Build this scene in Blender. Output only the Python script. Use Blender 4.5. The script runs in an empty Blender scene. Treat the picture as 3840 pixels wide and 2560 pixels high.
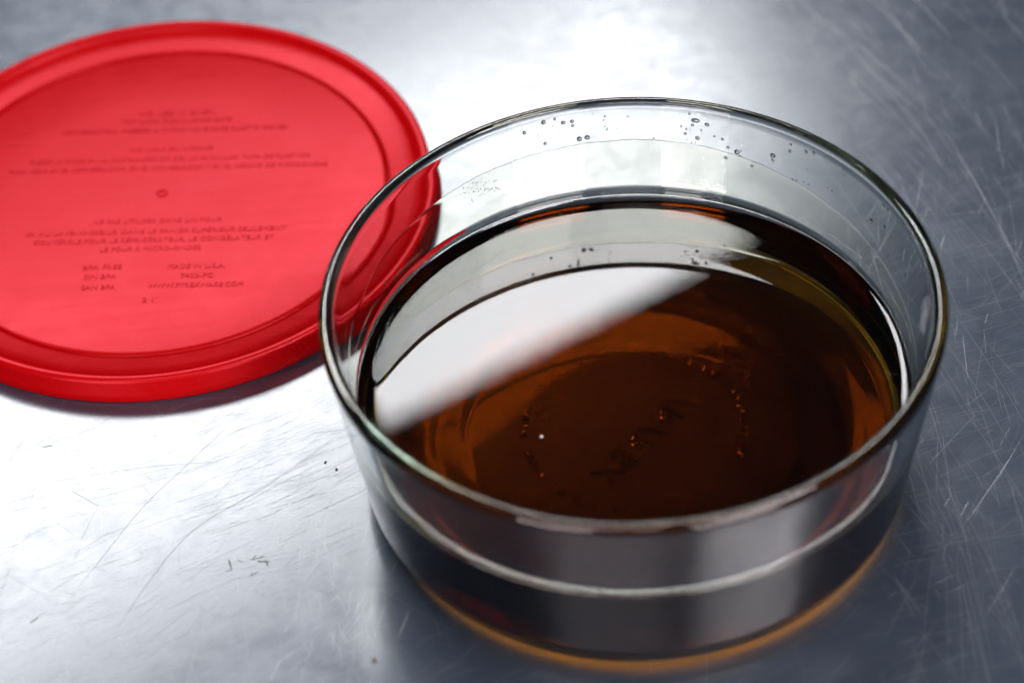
import bpy, bmesh, math, random
from mathutils import Vector, Matrix
import numpy as np

MM = 0.001
sc = bpy.context.scene
COL = sc.collection
rnd = random.Random(7)

# ------------------------------------------------------------------ camera
cd = bpy.data.cameras.new("camera")
cam = bpy.data.objects.new("camera", cd)
COL.objects.link(cam)
F = Vector((-0.04656468, 0.71312879, -0.69948485))
R = Vector((0.99862836, 0.01645102, -0.04970675))
U = Vector((0.02394008, 0.70083999, 0.71291667))
M3 = Matrix((R, U, -F)).transposed()
cam.matrix_world = Matrix.Translation(Vector((0, -535.092, 578.195)) * MM) @ M3.to_4x4()
cd.sensor_width = 36.0
cd.lens = 2.5175 * 36.0
cd.clip_start, cd.clip_end = 0.01, 100.0
cd.dof.use_dof = True
cd.dof.focus_distance = 0.800
cd.dof.aperture_fstop = 6.3
cd.dof.aperture_blades = 0
sc.camera = cam

# ------------------------------------------------------------------ world: a dim, faintly blue room
W = bpy.data.worlds.new("World")
sc.world = W
W.use_nodes = True
bg = W.node_tree.nodes["Background"]
bg.inputs["Color"].default_value = (0.80, 0.90, 1.0, 1)
bg.inputs["Strength"].default_value = 0.035

# ------------------------------------------------------------------ lamps
def area_lamp(name, centre, u, v, su, sv, radiance, col):
    """rectangular lamp; u, v = its in-plane axes; it shines along -(u x v)"""
    ld = bpy.data.lights.new(name, 'AREA')
    ld.shape = 'RECTANGLE'
    ld.size, ld.size_y = su, sv
    ld.energy = radiance * math.pi * su * sv
    ld.color = col
    o = bpy.data.objects.new(name, ld)
    COL.objects.link(o)
    u = u.normalized(); n = u.cross(v).normalized(); v = n.cross(u)
    o.matrix_world = Matrix.Translation(centre) @ Matrix((u, v, n)).transposed().to_4x4()
    return o

def direction(az, el):
    a, e = math.radians(az), math.radians(el)
    return Vector((math.sin(a) * math.cos(e), math.cos(a) * math.cos(e), math.sin(e)))

# the window, behind and above: its upper edge is the slanting edge mirrored in the liquid
DK = 2.2
pA = Vector((-72, -14.9, 36)) * MM + Vector((-0.095, 0.689, 0.718)) * DK
pB = Vector((16.3, 45.3, 36)) * MM + Vector((0.02, 0.731, 0.683)) * DK
ku = (pB - pA).normalized()
aim = Vector((-0.04, 0.03, 0.03))
KEY_L, KEY_R, KEY_H = -1.1, 0.18, 0.40
em = (pA + pB) / 2
kn = (em - aim).normalized()
kn = (kn - ku * kn.dot(ku)).normalized()
kv = ku.cross(kn)            # up within the window plane
a0 = pA + ku * KEY_L
a1 = pB + ku * KEY_R
kc = (a0 + a1) / 2 - kv * KEY_H / 2
area_lamp("window_light", kc, ku, -kv, (a1 - a0).length, KEY_H, 19.0, (0.965, 0.975, 1.0))

def panel(name, az, el, dist, su, sv, radiance, col):
    d = direction(az, el)
    u = Vector((math.cos(math.radians(az)), -math.sin(math.radians(az)), 0))
    n = d
    v = n.cross(u)
    area_lamp(name, Vector((0, 0, 0.03)) + d * dist, u, v, su, sv, radiance, col)

panel("room_light_left", 205, 17, 2.0, 0.8, 1.0, 9.0, (1.0, 0.93, 0.97))
panel("ceiling_light", 194, 60, 2.0, 0.9, 0.55, 6.5, (1.0, 0.89, 0.95))
panel("side_light", 126, 58, 2.0, 0.85, 0.42, 27.0, (1.0, 0.92, 0.97))
panel("room_light_right", 150, 17, 2.0, 0.9, 1.0, 9.0, (1.0, 0.94, 0.98))

# ------------------------------------------------------------------ exposure / render
sc.view_settings.view_transform = 'Standard'
sc.view_settings.look = 'None'
sc.view_settings.exposure = 0.0
sc.view_settings.gamma = 1.0
cy = sc.cycles
cy.max_bounces = 24; cy.transmission_bounces = 20; cy.glossy_bounces = 8; cy.diffuse_bounces = 4
cy.transparent_max_bounces = 12; cy.volume_bounces = 0
cy.caustics_reflective = True; cy.caustics_refractive = True
cy.blur_glossy = 0.2
cy.sample_clamp_indirect = 12.0
cy.use_denoising = True
cy.use_adaptive_sampling = False

# ------------------------------------------------------------------ node helpers
class NT:
    def __init__(self, name):
        self.m = bpy.data.materials.new(name)
        self.m.use_nodes = True
        self.t = self.m.node_tree
        self.t.nodes.clear()
        self.out = self.t.nodes.new("ShaderNodeOutputMaterial")
    def n(self, typ, **kw):
        nd = self.t.nodes.new(typ)
        for k, v in kw.items():
            if k.startswith("_"):
                setattr(nd, k[1:], v)
            else:
                self.set(nd.inputs[k.replace("__", " ")], v)
        return nd
    def set(self, sock, v):
        if isinstance(v, bpy.types.NodeSocket):
            self.t.links.new(v, sock)
        else:
            sock.default_value = v
    def math(self, op, a, b=None, clamp=False):
        nd = self.t.nodes.new("ShaderNodeMath"); nd.operation = op; nd.use_clamp = clamp
        self.set(nd.inputs[0], a)
        if b is not None: self.set(nd.inputs[1], b)
        return nd.outputs[0]
    def ramp(self, v, lo, hi, a=0.0, b=1.0):
        nd = self.t.nodes.new("ShaderNodeMapRange"); nd.clamp = True
        nd.interpolation_type = 'SMOOTHSTEP'
        self.set(nd.inputs[0], v)
        for i, x in enumerate((lo, hi, a, b)): self.set(nd.inputs[i + 1], x)
        return nd.outputs[0]
    def mixc(self, f, a, b):
        nd = self.t.nodes.new("ShaderNodeMix"); nd.data_type = 'RGBA'
        self.set(nd.inputs[0], f); self.set(nd.inputs[6], a); self.set(nd.inputs[7], b)
        return nd.outputs[2]
    def coords(self, scale=(1, 1, 1), rot=(0, 0, 0)):
        tc = self.t.nodes.new("ShaderNodeTexCoord")
        mp = self.t.nodes.new("ShaderNodeMapping")
        mp.inputs["Scale"].default_value = scale
        mp.inputs["Rotation"].default_value = rot
        self.t.links.new(tc.outputs["Object"], mp.inputs[0])
        return mp.outputs[0]
    def noise(self, vec, scale, detail=3.0, rough=0.55, dist=0.0):
        nd = self.t.nodes.new("ShaderNodeTexNoise")
        self.t.links.new(vec, nd.inputs["Vector"])
        nd.inputs["Scale"].default_value = scale; nd.inputs["Detail"].default_value = detail
        nd.inputs["Roughness"].default_value = rough; nd.inputs["Distortion"].default_value = dist
        return nd.outputs[0]

def rot_scaled(k, angle, sx, sy):
    """coords turned by angle, then stretched (two mappings, so the streaks run along angle)"""
    tc = k.t.nodes.new("ShaderNodeTexCoord")
    a = k.t.nodes.new("ShaderNodeMapping"); a.inputs["Rotation"].default_value = (0, 0, -angle)
    b = k.t.nodes.new("ShaderNodeMapping"); b.inputs["Scale"].default_value = (sx, sy, 1)
    k.t.links.new(tc.outputs["Object"], a.inputs[0]); k.t.links.new(a.outputs[0], b.inputs[0])
    return b.outputs[0]

# ------------------------------------------------------------------ materials
def mat_table():
    k = NT("worn_metal")
    o = k.coords()
    cloud = k.noise(o, 26, 5, 0.6, 0.4)
    fine = k.noise(o, 900, 3, 0.6)
    blotch = k.noise(o, 110, 4, 0.6, 0.6)
    s1 = k.noise(rot_scaled(k, 0.55, 40, 1500), 1.0, 3, 0.6)
    s2 = k.noise(rot_scaled(k, 1.95, 60, 2000), 1.0, 3, 0.6)
    s3 = k.noise(rot_scaled(k, 0.10, 50, 1800), 1.0, 3, 0.6)
    colf = k.math('ADD', k.ramp(cloud, 0.3, 0.7, 0, 0.6), k.ramp(blotch, 0.3, 0.75, 0, 0.4))
    col = k.mixc(colf, (0.012, 0.018, 0.028, 1), (0.018, 0.026, 0.038, 1))
    rough = k.math('ADD', k.ramp(cloud, 0.3, 0.7, 0.185, 0.225), k.ramp(blotch, 0.35, 0.7, -0.015, 0.03))
    hgt = k.math('ADD', k.math('MULTIPLY', s1, 0.5), k.math('MULTIPLY', s2, 0.4))
    hgt = k.math('ADD', hgt, k.math('MULTIPLY', s3, 0.35))
    hgt = k.math('ADD', hgt, k.math('MULTIPLY', fine, 0.5))
    hgt = k.math('ADD', hgt, k.math('MULTIPLY', blotch, 0.7))
    bump = k.n("ShaderNodeBump", Strength=0.3, Distance=0.00004, Height=hgt)
    b = k.n("ShaderNodeBsdfPrincipled", Base__Color=col, Roughness=rough, IOR=1.69, Normal=bump.outputs[0])
    # the worn metal also scatters a little light widely
    w = k.n("ShaderNodeBsdfGlossy", Color=(0.031, 0.037, 0.047, 1), Roughness=0.5, Normal=bump.outputs[0])
    ad = k.n("ShaderNodeAddShader")
    k.t.links.new(b.outputs[0], ad.inputs[0]); k.t.links.new(w.outputs[0], ad.inputs[1])
    k.t.links.new(ad.outputs[0], k.out.inputs[0])
    return k.m

def mat_scratch(name, col, rough):
    k = NT(name)
    b = k.n("ShaderNodeBsdfPrincipled", Base__Color=col, Roughness=rough, IOR=1.75)
    k.t.links.new(b.outputs[0], k.out.inputs[0])
    return k.m

def mat_red(name, col, rough, spec, streaks=True, tint=(1.0, 0.15, 0.19, 1)):
    k = NT(name)
    o = k.coords()
    n1 = k.noise(o, 60, 4, 0.6, 0.5)
    n2 = k.noise(rot_scaled(k, 0.12, 14, 260), 1.0, 3, 0.6, 0.3)
    n3 = k.noise(o, 2500, 2, 0.5)
    r = k.math('ADD', k.ramp(n1, 0.3, 0.7, rough - 0.015, rough + 0.02), k.ramp(n2, 0.35, 0.7, -0.008, 0.012))
    h = k.math('ADD', k.math('MULTIPLY', n3, 0.4), k.math('MULTIPLY', n2, 0.2 if streaks else 0.0))
    bump = k.n("ShaderNodeBump", Strength=0.25, Distance=0.00008, Height=h)
    c = k.mixc(k.ramp(n1, 0.3, 0.7), tuple(x * 0.95 for x in col[:3]) + (1,), col)
    b = k.n("ShaderNodeBsdfDiffuse", Color=c, Normal=bump.outputs[0])
    g = k.n("ShaderNodeBsdfGlossy", Color=tuple(spec * x for x in tint[:3]) + (1,), Roughness=r, Normal=bump.outputs[0])
    ad = k.n("ShaderNodeAddShader")
    k.t.links.new(b.outputs[0], ad.inputs[0]); k.t.links.new(g.outputs[0], ad.inputs[1])
    k.t.links.new(ad.outputs[0], k.out.inputs[0])
    return k.m

def mat_glass():
    k = NT("clear_glass")
    at = k.n("ShaderNodeAttribute", _attribute_name="wetted")
    ior = k.ramp(at.outputs["Fac"], 0.0, 1.0, 1.47, 1.47 / 1.43)
    st = k.n("ShaderNodeAttribute", _attribute_name="stippled")
    g = k.n("ShaderNodeBsdfGlass", Color=(0.985, 0.995, 0.99, 1), Roughness=k.math('MULTIPLY', st.outputs["Fac"], 0.05), IOR=ior)
    k.t.links.new(g.outputs[0], k.out.inputs[0])
    va = k.n("ShaderNodeVolumeAbsorption", Color=(0.62, 0.80, 0.72, 1), Density=9.0)
    k.t.links.new(va.outputs[0], k.out.inputs[1])
    return k.m

def mat_liquid():
    k = NT("dark_amber_liquid")
    at = k.n("ShaderNodeAttribute", _attribute_name="surface")
    ior = k.ramp(at.outputs["Fac"], 0.0, 1.0, 1.0001, 1.43)
    g = k.n("ShaderNodeBsdfGlass", Color=(1, 1, 1, 1), Roughness=0.0, IOR=ior)
    k.t.links.new(g.outputs[0], k.out.inputs[0])
    d = 200.0
    va = k.n("ShaderNodeVolumeAbsorption", Color=(1 - 34 / d, 1 - 62 / d, 1 - 150 / d, 1), Density=d)
    k.t.links.new(va.outputs[0], k.out.inputs[1])
    return k.m

def mat_clear(name, ior, col=(1, 1, 1, 1)):
    k = NT(name)
    g = k.n("ShaderNodeBsdfGlass", Color=col, Roughness=0.0, IOR=ior)
    k.t.links.new(g.outputs[0], k.out.inputs[0])
    return k.m

def mat_plain(name, col, rough):
    k = NT(name)
    n1 = k.noise(k.coords(), 1500, 3)
    c = k.mixc(k.ramp(n1, 0.3, 0.7), tuple(x * 0.6 for x in col[:3]) + (1,), col)
    b = k.n("ShaderNodeBsdfPrincipled", Base__Color=c, Roughness=rough)
    k.t.links.new(b.outputs[0], k.out.inputs[0])
    return k.m

M_TABLE = mat_table()
M_SCR = mat_scratch("scratched_metal", (0.13, 0.14, 0.155, 1), 0.16)
M_SCRD = mat_scratch("dirt_filled_scratch", (0.035, 0.036, 0.04, 1), 0.5)
M_RED = mat_red("red_plastic", (0.32, 0.001, 0.002, 1), 0.275, 0.052)
M_REDT = mat_red("red_plastic_matt", (0.34, 0.001, 0.004, 1), 0.33, 0.048, False)
M_GLASS = mat_glass()
M_LIQ = mat_liquid()
M_WATER = mat_clear("water", 1.333)
M_CRUMB = mat_plain("dark_crumb", (0.03, 0.025, 0.02, 1), 0.7)
M_STAIN = mat_plain("brown_residue", (0.10, 0.075, 0.05, 1), 0.6)

# ------------------------------------------------------------------ mesh helpers
def link(name, me, mat=None, parent=None):
    o = bpy.data.objects.new(name, me)
    COL.objects.link(o)
    if mat: me.materials.append(mat)
    if parent: o.parent = parent
    return o

def tag(o, label=None, cat=None, group=None, kind=None):
    if label: o["label"] = label
    if cat: o["category"] = cat
    if group: o["group"] = group
    if kind: o["kind"] = kind
    return o

def empty(name, loc=(0, 0, 0)):
    o = bpy.data.objects.new(name, None)
    o.location = loc
    o.empty_display_size = 0.02
    COL.objects.link(o)
    return o

def lathe(name, prof, n=256, closed=False, wob=None):
    """revolve a profile [(r, z)] in mm; r = 0 ends become poles; closed joins last to first.
    profile order: outside going up gives outward normals when walked bottom-axis -> outside -> top-axis"""
    verts, rings = [], []
    for r, z in prof:
        if r < 1e-6:
            rings.append([len(verts)]); verts.append((0, 0, z * MM))
        else:
            base = len(verts); rings.append(list(range(base, base + n)))
            for i in range(n):
                a = 2 * math.pi * i / n
                rr = r * (1 + (wob(a, z) if wob else 0))
                verts.append((rr * math.cos(a) * MM, rr * math.sin(a) * MM, z * MM))
    faces, seg = [], []
    m = len(rings)
    for j in range(m if closed else m - 1):
        A, B = rings[j], rings[(j + 1) % m]
        for i in range(n):
            i2 = (i + 1) % n
            if len(A) == 1 and len(B) == 1: break
            if len(A) == 1: faces.append((A[0], B[i2], B[i])[::1])
            elif len(B) == 1: faces.append((A[i], A[i2], B[0]))
            else: faces.append((A[i], A[i2], B[i2], B[i]))
            seg.append(j)
    me = bpy.data.meshes.new(name)
    me.from_pydata(verts, [], faces)
    me.polygons.foreach_set("use_smooth", [True] * len(me.polygons))
    return me, seg

def arc(cx, cz, r, a0, a1, k):
    return [(cx + r * math.cos(math.radians(a0 + (a1 - a0) * i / k)), cz + r * math.sin(math.radians(a0 + (a1 - a0) * i / k))) for i in range(k + 1)]

def face_attr(me, name, vals):
    at = me.attributes.new(name, 'FLOAT', 'FACE')
    at.data.foreach_set("value", vals)

# ------------------------------------------------------------------ the metal table top
def make_table():
    bm = bmesh.new()
    x0, x1, y0, y1, th = -1.0, 1.0, -0.9, 1.0, 0.03
    bmesh.ops.create_cube(bm, size=1)
    for v in bm.verts:
        v.co = Vector(((x0 + x1) / 2 + v.co.x * (x1 - x0), (y0 + y1) / 2 + v.co.y * (y1 - y0), -th / 2 + v.co.z * th))
    bmesh.ops.bevel(bm, geom=list(bm.edges), offset=0.003, segments=3, affect='EDGES')
    me = bpy.data.meshes.new("metal_table"); bm.to_mesh(me); bm.free()
    o = link("metal_table", me, M_TABLE)
    tag(o, "scratched grey metal table top that carries the glass bowl and the red lid", "table")
    return o
table = make_table()

def ribbons(lines, name, mat):
    """each scratch: a raised burr of two tilted facets along a polyline (mm); (pts, half width, height)"""
    V, Fc = [], []
    for pts, hw, h in lines:
        b = len(V); n = len(pts)
        for i, p in enumerate(pts):
            q = pts[min(i + 1, n - 1)]; s = pts[max(i - 1, 0)]
            dx, dy = q[0] - s[0], q[1] - s[1]; L = math.hypot(dx, dy) or 1
            nx, ny = -dy / L, dx / L
            t = i / (n - 1); w = hw * max(0.05, min(1, 6 * t, 6 * (1 - t)))
            z = 0.003
            V += [((p[0] - nx * w) * MM, (p[1] - ny * w) * MM, z * MM), (p[0] * MM, p[1] * MM, (z + h * w / hw) * MM), ((p[0] + nx * w) * MM, (p[1] + ny * w) * MM, z * MM)]
        for i in range(n - 1):
            a = b + 3 * i
            Fc += [(a, a + 3, a + 4, a + 1), (a + 1, a + 4, a + 5, a + 2)]
    me = bpy.data.meshes.new(name); me.from_pydata(V, [], Fc)
    me.validate()
    # outward = up
    bm = bmesh.new(); bm.from_mesh(me)
    for f in bm.faces:
        f.normal_update()
        if f.normal.z < 0: f.normal_flip()
    bm.to_mesh(me); bm.free()
    o = link(name, me, mat, table)
    o["kind"] = "stuff"
    return o

def scratch(x, y, ang, length, curv, k=10, jit=0.0):
    pts, a = [], ang
    px, py = x - math.cos(ang) * length / 2, y - math.sin(ang) * length / 2
    for i in range(k + 1):
        pts.append((px, py))
        st = length / k
        px += math.cos(a) * st; py += math.sin(a) * st
        a += curv * st + rnd.gauss(0, jit)
    return pts

def make_scratches():
    L = []
    # long sweeping arcs on the right side, running away from the camera
    for i in range(140):
        x = rnd.uniform(80, 190); y = rnd.uniform(-90, 260)
        a = math.radians(rnd.gauss(98 + (y - 20) * 0.09, 5))
        L.append((scratch(x, y, a, rnd.uniform(25, 110), rnd.uniform(0.0008, 0.0032), 14), rnd.uniform(0.02, 0.055), 1))
    for i in range(900):
        x = rnd.uniform(75, 170); y = rnd.uniform(-110, 130)
        a = math.radians(rnd.choice((rnd.gauss(75, 16), rnd.gauss(18, 9), rnd.gauss(110, 9), rnd.gauss(14, 6))))
        L.append((scratch(x, y, a, rnd.lognormvariate(2.7, 0.6), rnd.gauss(0, 0.0015), 8), 0.012 + 0.034 * rnd.random() ** 2, 1))
    # everywhere, fine and short
    for i in range(5600):
        x = rnd.uniform(-260, 190); y = rnd.uniform(-120, 280)
        a = math.radians(rnd.choice((rnd.gauss(35, 10), rnd.gauss(18, 8), rnd.gauss(100, 18), rnd.uniform(0, 180))))
        L.append((scratch(x, y, a, rnd.lognormvariate(2.2, 0.6), rnd.gauss(0, 0.0015), 5), 0.012 + 0.035 * rnd.random() ** 2, 1))
    # the bunch by the bowl's left side
    for i in range(170):
        x = rnd.gauss(-112, 18); y = rnd.gauss(2, 14)
        a = math.radians(rnd.gauss(30, 9))
        L.append((scratch(x, y, a, rnd.lognormvariate(2.6, 0.5), rnd.gauss(0, 0.0015), 6), rnd.uniform(0.02, 0.06), 1))
    for i in range(120):
        x = rnd.gauss(-88, 9); y = rnd.gauss(-48, 22)
        a = math.radians(rnd.gauss(78, 22))
        L.append((scratch(x, y, a, rnd.lognormvariate(2.0, 0.5), rnd.gauss(0, 0.006), 6), rnd.uniform(0.02, 0.06), 1))
    L = [(p, w, w * math.tan(math.radians(rnd.uniform(2, 11)))) for p, w, _ in L]
    ribbons(L, "fine_scratches", M_SCR)
    D = []
    def poly(pts, w):
        out = []
        q = [pts[0]] + list(pts) + [pts[-1]]
        for a, b, c, d in zip(q[:-3], q[1:-2], q[2:-1], q[3:]):
            for i in range(12):
                t = i / 12
                out.append(tuple(0.5 * (2 * b[e] + (c[e] - a[e]) * t + (2 * a[e] - 5 * b[e] + 4 * c[e] - d[e]) * t * t
                                        + (3 * b[e] - a[e] - 3 * c[e] + d[e]) * t ** 3) + rnd.gauss(0, 0.05) for e in (0, 1)))
        out.append(pts[-1]); D.append((out, w, w * 0.2))
    poly([(-123.5, 24.4), (-138, 3.5), (-150.7, -15.6), (-167.8, -50.8)], 0.075)
    poly([(-91.7, 14.3), (-113, -6.5), (-135, -25.7), (-151.6, -60.2)], 0.085)
    poly([(-178, -2), (-150, 3), (-128, 4.5)], 0.06)
    poly([(-186, -14), (-160, -8), (-122, 8)], 0.05)
    poly([(-173, -6), (-163, -13)], 0.07)
    for i in range(240):
        x = rnd.uniform(-200, -85); y = rnd.uniform(-80, 40)
        a = math.radians(rnd.choice((rnd.gauss(25, 9), rnd.gauss(40, 6), rnd.uniform(0, 180))))
        w = rnd.uniform(0.02, 0.05)
        D.append((scratch(x, y, a, rnd.lognormvariate(2.2, 0.6), rnd.gauss(0, 0.002), 6), w, w * 0.15))
    # short dark gouges
    for x, y, a, l, w in ((-121.2, -37.4, 125, 4.5, 0.28), (-112.5, -35.0, 10, 5.0, 0.22), (-111.0, -35.8, 160, 4.2, 0.3), (-110.0, -36.9, 120, 3.0, 0.25),
                          (-113.3, -40.9, 35, 3.0, 0.22), (-120.8, -39.5, 15, 2.0, 0.18), (-176.4, -57.1, 35, 3.4, 0.26), (-182.8, 12.7, 12, 3.4, 0.2),
                          (-118, -36, 160, 2.0, 0.15), (-113.8, -34.4, 60, 1.8, 0.2)):
        D.append((scratch(x, y, math.radians(a), l, rnd.gauss(0, 0.05), 6, 0.15), w, w * 0.15))
    ribbons(D, "dark_scratches", M_SCRD)
make_scratches()

# ------------------------------------------------------------------ the glass bowl
LEVEL, CONTACT = 36.0, 37.3
def r_in(z): return 77.6 + (z - 9) * (85.4 - 77.6) / (67 - 9)
def make_bowl():
    root = empty("glass_bowl")
    tag(root, "round clear glass bowl half full of dark amber liquid", "bowl")
    P = [(0, 0.95), (30, 0.93), (49, 0.9), (50.5, 0.84), (51.5, 0.70), (52.5, 0.56), (53.5, 0.5), (58, 0.46), (59.5, 0.42), (60.5, 0.28), (61.5, 0.10), (62.5, 0.0)]
    P += [(64.5, 0.03), (67, 0.22), (69, 0.52), (71, 1.0)]
    P += arc(73.0, 9.0, 8.2, 282, 352, 16)                       # rounded heel
    P += [(81.8 + (z - 8) * (89.9 - 81.8) / 61.2, z) for z in (8.5, 12, 20, 30, 40, 50, 60, 66)]
    P += arc(87.8, 69.2, 2.1, -8, 188, 24) + [(85.4, 67.0)]
    zs = [62, 56, 50, 44, CONTACT + 0.6, CONTACT]
    P += [(r_in(z), z) for z in zs]
    iw = len(P) - 1                                              # wetted from here on
    P += [(r_in(z), z) for z in (36, 32, 26, 20)]
    P += [(r_in(14), 14)] + arc(72.4, 10.0, 5.4, -7, -90, 14)
    P += [(62, 4.65), (52, 4.8), (40, 5.0), (20, 5.2), (0, 5.2)]
    me, seg = lathe("bowl_body", P, 288, wob=lambda a, z: 0.0003 * math.sin(3 * a + z * 0.05) + 0.0002 * math.sin(7 * a + 1 - z * 0.08))
    body = link("bowl_body", me, M_GLASS, root)
    face_attr(me, "wetted", [1.0 if s >= iw else 0.0 for s in seg])
    face_attr(me, "stippled", [1.0 if (P[s][1] < 0.8 and 50 < P[s][0] < 72) else 0.0 for s in seg])
    return root, body, P[iw:]
bowl, bowl_body, inner = make_bowl()

def text_mesh(name, body, size, depth, align='CENTER', spacing=1.0):
    cu = bpy.data.curves.new(name, 'FONT')
    cu.body = body; cu.size = size; cu.extrude = depth; cu.align_x = align; cu.align_y = 'CENTER'
    cu.space_character = spacing; cu.resolution_u = 2
    to = bpy.data.objects.new(name + "_tmp", cu); COL.objects.link(to)
    dg = bpy.context.evaluated_depsgraph_get()
    me = bpy.data.meshes.new_from_object(to.evaluated_get(dg))
    COL.objects.unlink(to); bpy.data.objects.remove(to); bpy.data.curves.remove(cu)
    me.name = name
    return me

def make_base_lettering():
    me = text_mesh("base_lettering", "PYREX", 11.5 * MM, 0.32 * MM, spacing=1.12)
    o = link("base_lettering", me, M_GLASS, bowl)
    # pressed into the underside: reads right from below, mirrored from above
    ux = Vector((-0.636, -0.772, 0)); uy = Vector((-0.772, 0.636, 0)); uz = Vector((0, 0, -1))
    o.matrix_local = Matrix.Translation(Vector((1.4, -6.7, 0.70)) * MM) @ Matrix((ux, uy, uz)).transposed().to_4x4()
    # ring of small raised writing, mirrored in the same way
    s = "NO BROILER  NO STOVETOP  MICROWAVE  OVEN  MADE IN U.S.A.  "
    r = 33.0
    bm = bmesh.new()
    for i, ch in enumerate(s):
        if ch == " ": continue
        g = text_mesh("glyph", ch, 3.4 * MM, 0.26 * MM)
        th = math.radians(205 - i * 330 / len(s)) if False else math.radians(-20 + i * 300 / len(s))
        rad = Vector((math.cos(th), math.sin(th), 0)); tan = Vector((-math.sin(th), math.cos(th), 0))
        # mirrored: x runs along +tan, y outward is -rad so that x cross y = -z ... seen from below it reads normally
        mx = Matrix.Translation(rad * r * MM + Vector((0, 0, 0.76 * MM))) @ Matrix((tan, rad, Vector((0, 0, -1)))).transposed().to_4x4()
        g.transform(mx); bm.from_mesh(g); bpy.data.meshes.remove(g)
    m2 = bpy.data.meshes.new("ring_lettering"); bm.to_mesh(m2); bm.free()
    link("ring_lettering", m2, M_GLASS, bowl)
make_base_lettering()

# ------------------------------------------------------------------ the liquid
def make_liquid():
    e = 0.05
    low = [(max(0, r - e) if r > 0 else 0, z + (e if z < 12 else 0)) for r, z in inner][::-1]    # axis -> floor -> wall up to the contact line
    rc = low[-1][0]
    top = []
    for x in (0.12, 0.3, 0.55, 0.9, 1.4, 2.0, 2.8, 4.0, 5.5, 8.0, 12, 30, 55):
        top.append((rc - x, LEVEL + (CONTACT - LEVEL) * math.exp(-x / 1.3)))
    top.append((0, LEVEL))
    P = low + top
    me, seg = lathe("dark_liquid", P, 288)
    face_attr(me, "surface", [1.0 if s >= len(low) - 1 else 0.0 for s in seg])
    o = link("dark_liquid", me, M_LIQ)
    tag(o, "dark amber brown liquid lying in the lower half of the glass bowl", "liquid")
    return o
liquid = make_liquid()

def cap(name, r, h, base, n=20, k=6, lump=0.0):
    """closed lens-shaped drop: flat back at z = -base, dome to z = h (mm)"""
    V, Fc = [(0, 0, -base * MM)], []
    rings = []
    ph = rnd.uniform(0, 6.28)
    for j in range(k + 1):
        t = j / k * math.pi / 2
        rr, z = r * math.cos(t), h * math.sin(t)
        if j == k:
            rings.append([len(V)]); V.append((0, 0, z * MM)); break
        ids = []
        for i in range(n):
            a = 2 * math.pi * i / n
            q = rr * (1 + lump * math.sin(2 * a + ph) + lump * 0.5 * math.sin(3 * a + 2 * ph))
            ids.append(len(V)); V.append((q * math.cos(a) * MM, q * math.sin(a) * MM, (z if j else 0.0) * MM))
        rings.append(ids)
    b = len(V)
    for i in range(n): V.append((V[rings[0][i]][0], V[rings[0][i]][1], -base * MM))
    for i in range(n):
        i2 = (i + 1) % n
        Fc.append((0, b + i2, b + i)); Fc.append((b + i, b + i2, rings[0][i2], rings[0][i]))
        for j in range(k):
            A, B = rings[j], rings[j + 1]
            if len(B) == 1: Fc.append((A[i], A[i2], B[0]))
            else: Fc.append((A[i], A[i2], B[i2], B[i]))
    me = bpy.data.meshes.new(name); me.from_pydata(V, [], Fc)
    me.polygons.foreach_set("use_smooth", [True] * len(Fc))
    return me

DROPS = [(-13.4, 66.3, 0.68), (-11.5, 66.22, 0.68), (-11.43, 64.65, 0.51), (-10.2, 59.5, 0.89), (-8.54, 59.67, 0.85), (-7.06, 68.06, 0.23), (-4.6, 66.68, 0.3), (-4.85, 65.31, 0.27), (-4.63, 62.94, 0.28), (-4.11, 62.3, 0.23), (-4.34, 61.78, 0.3), (-2.19, 61.89, 0.21), (0.22, 66.18, 0.25), (5.6, 58.35, 0.3), (13.75, 64.22, 0.53), (12.47, 62.61, 0.34), (12.32, 60.84, 0.47), (14.93, 59.78, 0.72), (15.72, 62.84, 0.36), (16.84, 65.18, 0.72), (18.55, 61.48, 0.32), (13.62, 58.02, 0.23), (14.56, 58.15, 0.23), (12.7, 58.8, 0.19), (11.4, 63.31, 0.34), (14.37, 66.02, 0.84), (17.62, 56.6, 0.15), (13.27, 62.45, 0.17), (15.82, 61.53, 0.17), (13.03, 68.12, 0.38), (-17.56, 67.86, 0.79), (-15.1, 68.2, 0.47), (-21.89, 65.92, 0.68), (-17.62, 60.19, 0.58), (-18.99, 63.85, 0.21), (-15.63, 65.68, 0.21), (21.63, 58.43, 0.53), (23.67, 57.51, 0.9), (20.34, 60.99, 0.47), (31.84, 60.19, 0.89), (31.97, 58.56, 0.52), (35.62, 66.52, 0.47), (35.64, 64.13, 0.52), (39.42, 66.44, 0.62), (41.34, 67.29, 0.57), (40.07, 60.34, 0.31), (29.62, 55.58, 0.26), (27.25, 54.07, 0.53), (21.29, 54.51, 0.58), (18.53, 61.5, 0.26), (49.14, 67.49, 0.36), (62.08, 66.82, 0.5), (63.54, 67.01, 0.65), (63.61, 60.68, 0.56), (59.15, 58.05, 0.71), (66.52, 59.58, 0.55), (65.95, 57.93, 0.45), (67.05, 67.8, 0.4), (74.64, 55.3, 0.6), (37.02, 54.66, 0.42), (38.08, 54.85, 0.37), (24.47, 56.5, 0.42), (24.56, 58.17, 0.32), (39.76, 55.43, 0.26), (41.07, 55.6, 0.26), (45.83, 57.86, 0.26), (47.1, 57.96, 0.31)]
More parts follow.
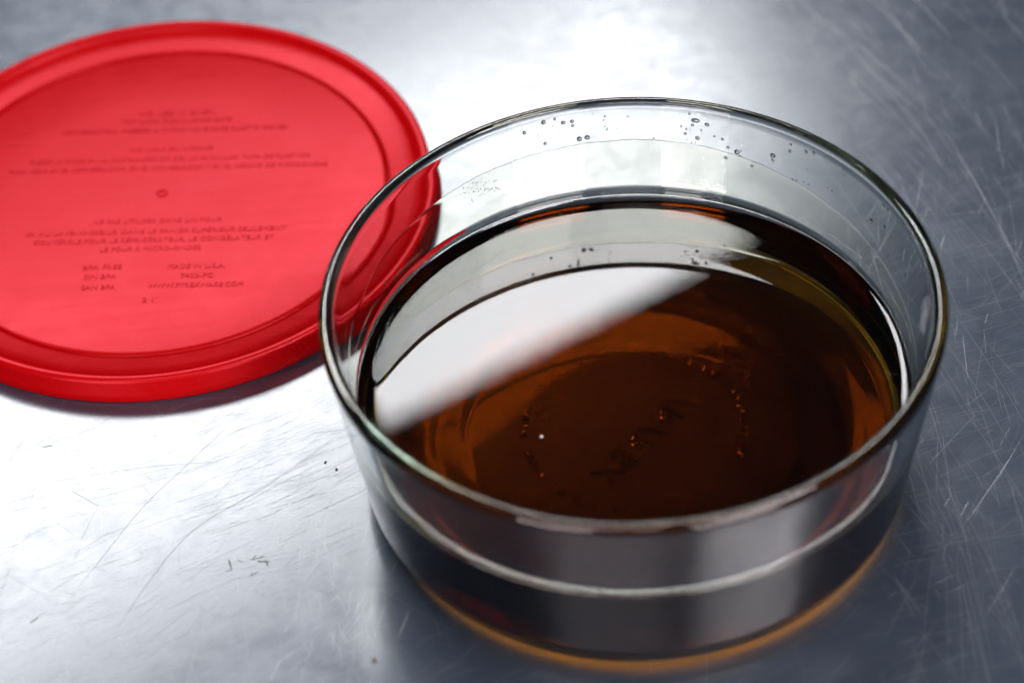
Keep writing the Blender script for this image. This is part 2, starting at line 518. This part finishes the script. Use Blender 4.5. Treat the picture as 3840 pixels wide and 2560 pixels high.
NAMED = {(-21.89, 65.92): "leftmost water drop of all on the bowl's inner back wall",
         (-17.62, 60.19): "lone low drop below the left cluster, left of the big round pair",
         (-17.56, 67.86): "largest drop of the left cluster, high on the bowl's inner back wall",
         (-13.4, 66.3): "drop in the left cluster just left of the two stacked drops",
         (-11.5, 66.22): "upper of the two stacked drops at the left cluster's right end",
         (-11.43, 64.65): "lower of the two stacked drops at the left cluster's right end",
         (31.84, 60.19): "largest drop on the shaded right part of the wall, a smaller one under it",
         (31.97, 58.56): "small drop right below the largest drop on the shaded right part",
         (23.67, 57.51): "large oval drop on the film's edge, low right of the right-hand cluster",
         (16.84, 65.18): "oval drop right of the bean-shaped drop in the right-hand cluster",
         (14.93, 59.78): "largest round drop, low in the right-hand cluster on the glass",
         (74.64, 55.3): "rightmost water drop, alone low on the bowl's right inner wall"}
def make_drops():
    slope = math.atan2(85.4 - 77.6, 58.0)
    for i, (az, z, r) in enumerate(DROPS):
        a = math.radians(az)
        rr = r_in(z)
        o = link("water_drop", cap("water_drop", r, r * 0.32, 0.08, lump=0.05 if r < 0.8 else 0.02), M_WATER)
        n = Vector((-math.sin(a) * math.cos(slope), -math.cos(a) * math.cos(slope), math.sin(slope)))
        u = Vector((math.cos(a), -math.sin(a), 0)); v = n.cross(u)
        sx = 1.6 if i == 25 else 1.0
        o.matrix_world = Matrix.Translation(Vector((math.sin(a) * rr, math.cos(a) * rr, z)) * MM) @ Matrix((u * sx, v, n)).transposed().to_4x4()
        if i == 3: tag(o, "left drop of the big round pair low on the bowl's inner back wall", "water drop")
        elif i == 4: tag(o, "right drop of the big round pair low on the bowl's inner back wall", "water drop")
        elif i == 25: tag(o, "wide bean-shaped water drop, topmost in the right-hand cluster on the glass", "water drop")
        elif (az, z) in NAMED: tag(o, NAMED[(az, z)], "water drop")
        elif az < -10: tag(o, "small clear water drop in the left cluster on the bowl's inner back wall", "water drop", "water drops in the left cluster")
        elif az < 10: tag(o, "tiny clear water drop on the middle of the bowl's inner back wall", "water drop", "water drops in the middle")
        elif az < 28: tag(o, "small clear water drop in the right-hand cluster on the bowl's inner back wall", "water drop", "water drops in the right-hand cluster")
        else: tag(o, "small clear water drop on the shaded right side of the bowl's inner wall", "water drop", "water drops on the shaded side")
make_drops()

def make_residue():
    """beads too fine to count, where the film broke up on the left of the back wall"""
    slope = math.atan2(85.4 - 77.6, 58.0)
    bm = bmesh.new()
    for i in range(90):
        az = rnd.gauss(-33, 3.2); z = rnd.gauss(51.5, 2.6)
        a = math.radians(az); rr = r_in(z); r = rnd.uniform(0.08, 0.22)
        g = cap("bead", r, r * 0.4, 0.05, n=8, k=2)
        n = Vector((-math.sin(a) * math.cos(slope), -math.cos(a) * math.cos(slope), math.sin(slope)))
        u = Vector((math.cos(a), -math.sin(a), 0)); v = n.cross(u)
        g.transform(Matrix.Translation(Vector((math.sin(a) * rr, math.cos(a) * rr, z)) * MM) @ Matrix((u, v, n)).transposed().to_4x4())
        bm.from_mesh(g); bpy.data.meshes.remove(g)
    me = bpy.data.meshes.new("fine_beads"); bm.to_mesh(me); bm.free()
    o = link("fine_beads", me, M_WATER, liquid)
    o["kind"] = "stuff"
make_residue()

def make_film():
    """the tide line: a thin skin of liquid left round the inner wall, highest at the back"""
    n, m, th = 288, 10, 0.03
    V, Fc = [], []
    for i in range(n):
        az = 1.25 * i - 180
        a = math.radians(az)
        zt = 49.5 + 8.3 * math.cos(math.radians(az + 2)) - (4.0 * max(0, math.sin(a)) ** 2)
        zt += 0.10 * math.sin(az * 0.5) + 0.12 * math.sin(math.radians(az * 7)) + rnd.gauss(0, 0.05)
        z0 = CONTACT + 0.3
        for side in (0, 1):
            for j in range(m + 1):
                z = z0 + (zt - z0) * (1 - (1 - j / m) ** 2)
                off = -0.06 if side == 0 else (th + 0.03) * min(1.0, (zt - z) / 0.9) - 0.058
                rr = r_in(z) - off
                V.append((math.sin(a) * rr * MM, math.cos(a) * rr * MM, z * MM))
    w = 2 * (m + 1)
    for i in range(n):
        p0, q0 = i * w, ((i + 1) % n) * w
        for j in range(m):
            p, q = p0 + j, q0 + j
            Fc.append((p, p + 1, q + 1, q))                       # towards the glass
            p += m + 1; q += m + 1
            Fc.append((p, q, q + 1, p + 1))                       # towards the bowl's inside
        Fc.append((p0, q0, q0 + m + 1, p0 + m + 1)); Fc.append((p0 + m, p0 + 2 * m + 1, q0 + 2 * m + 1, q0 + m))
    me = bpy.data.meshes.new("liquid_film"); me.from_pydata(V, [], Fc)
    bm = bmesh.new(); bm.from_mesh(me); bmesh.ops.recalc_face_normals(bm, faces=bm.faces); bm.to_mesh(me); bm.free()
    me.polygons.foreach_set("use_smooth", [True] * len(me.polygons))
    link("liquid_film", me, mat_clear("thin_wet_film", 1.35, (0.985, 0.985, 0.95, 1)), liquid)
make_film()

def make_bubble():
    o = link("air_bubble", cap("air_bubble", 0.45, 0.35, 0.05), mat_plain("foam", (0.75, 0.72, 0.7, 1), 0.3))
    o.location = Vector((-26.9, -21.9, LEVEL + 0.02)) * MM
    tag(o, "single tiny pale bubble floating on the dark liquid", "bubble")
make_bubble()

# ------------------------------------------------------------------ the red lid
LIDX, LIDY = -159.618, 124.507
def make_lid():
    root = empty("plastic_lid", (LIDX * MM, LIDY * MM, 0))
    tag(root, "round red plastic lid with small moulded writing lying beside the bowl", "lid")
    P = [(91.6, 0.25), (93.5, 0.2), (93.8, 0.5), (93.5, 3.0), (92.95, 6.9)] + arc(91.3, 7.3, 1.6, 0, 90, 8)
    P += [(90.6, 8.93), (90.0, 8.75), (89.3, 8.3), (88.3, 7.45), (87.6, 6.9), (86.9, 6.55)]
    P += [(84, 6.05), (80, 5.42), (79.2, 5.3)] + [(78.7, 5.2), (78.1, 4.95)]
    P += [(78.1, 3.2), (86.0, 3.8), (90.2, 6.4), (91.0, 6.2)]
    me, _ = lathe("lid_rim", P, 256, closed=True)
    bm = bmesh.new(); bm.from_mesh(me); bmesh.ops.recalc_face_normals(bm, faces=bm.faces); bm.to_mesh(me); bm.free()
    rim = link("lid_rim", me, M_RED, root)
    Q = [(0, 3.2), (77, 3.2), (77.9, 3.4), (77.9, 4.8)] + [(77.3, 5.15), (76.0, 5.3), (50, 5.35), (20, 5.4), (0, 5.4)]
    me, _ = lathe("lid_panel", Q, 256)
    link("lid_panel", me, M_RED, root)
    # injection point in the middle
    me, _ = lathe("moulding_dot", [(0, 5.2), (1.9, 5.2), (2.0, 5.5), (1.7, 5.65), (0, 5.6)], 32)
    d = link("moulding_dot", me, M_REDT, root); d.location = (0.86 * MM, 0.34 * MM, 0)
    lines = [("NO USE IN OVEN", 1.23, 43.22, 26.85), ("TOP RACK DISHWASHER SAFE", 1.31, 38.95, 39.1),
             ("REFRIGERATOR, FREEZER & MICROWAVE SAFE PLASTIC COVER", 1.28, 33.99, 79.8),
             ("NO USAR EN HORNO", 1.56, 23.6, 29.2),
             ("PUEDE LAVARSE EN LA PARTE SUPERIOR DEL LAVAVAJILLAS, TAPA DE PLASTICO", 1.34, 18.41, 98.0),
             ("PARA USAR EN EL REFRIGERADOR, EN EL CONGELADOR Y EN EL HORNO DE MICROONDAS", 1.28, 13.61, 110.5),
             ("NE PAS UTILISER DANS UN FOUR", 0.85, -13.69, 43.7),
             ("VA AU LAVE-VAISSELLE, DANS LE PANIER SUPÉRIEUR SEULEMENT", 0.61, -18.91, 88.5),
             ("COUVERCLE POUR LE RÉFRIGÉRATEUR, LE CONGÉLATEUR ET", 0.36, -23.22, 81.1),
             ("LE FOUR À MICRO-ONDES", 0.04, -27.49, 33.7),
             ("BPA FREE", -15.05, -36.07, 13.0), ("SIN BPA", -15.11, -40.66, 10.9), ("SAN BPA", -15.06, -45.73, 11.4),
             ("MADE IN U.S.A.", 16.44, -36.6, 19.1), ("7402-PC", 17.01, -41.2, 10.7), ("WWW.PYREXWARE.COM", 17.12, -45.75, 31.6),
             ("2 1'", 2.63, -52.4, 4.5)]
    for body, x, y, ln in lines:
        me = text_mesh("lettering", body, 3.0 * MM, 0.16 * MM)
        xs = [v.co.x for v in me.vertices]
        s = ln * MM / (max(xs) - min(xs))
        for v in me.vertices: v.co.x *= s
        o = link("lettering", me, M_REDT, root)
        o.location = (x * MM, y * MM, 5.42 * MM)
    return root
lid = make_lid()

# ------------------------------------------------------------------ crumbs and a residue spot on the table
def crumb(x, y, r, label, mat=None, flat=0.6):
    bm = bmesh.new()
    bmesh.ops.create_icosphere(bm, subdivisions=2, radius=1)
    ax = rnd.uniform(0.8, 1.3)
    for v in bm.verts:
        k = 1 + rnd.uniform(-0.18, 0.18)
        v.co = Vector((v.co.x * r * k * ax, v.co.y * r * k / ax, max(v.co.z, -0.8) * r * flat * k + 0.8 * r * flat)) * MM
    me = bpy.data.meshes.new("crumb"); bm.to_mesh(me); bm.free()
    o = link("crumb", me, mat or M_CRUMB)
    o.location = Vector((x, y, 0)) * MM
    o.rotation_euler.z = rnd.uniform(0, 6)
    tag(o, label, "crumb")
crumb(-95.1, 3.3, 0.40, "black crumb on the bright metal, farther of two near the bowl's left side")
crumb(-91.5, 0.2, 0.42, "black crumb on the bright metal, nearer of two beside the bowl's left side")
crumb(-75.7, -74.3, 0.9, "flat brownish residue spot on the table in front of the bowl", M_STAIN, 0.12)
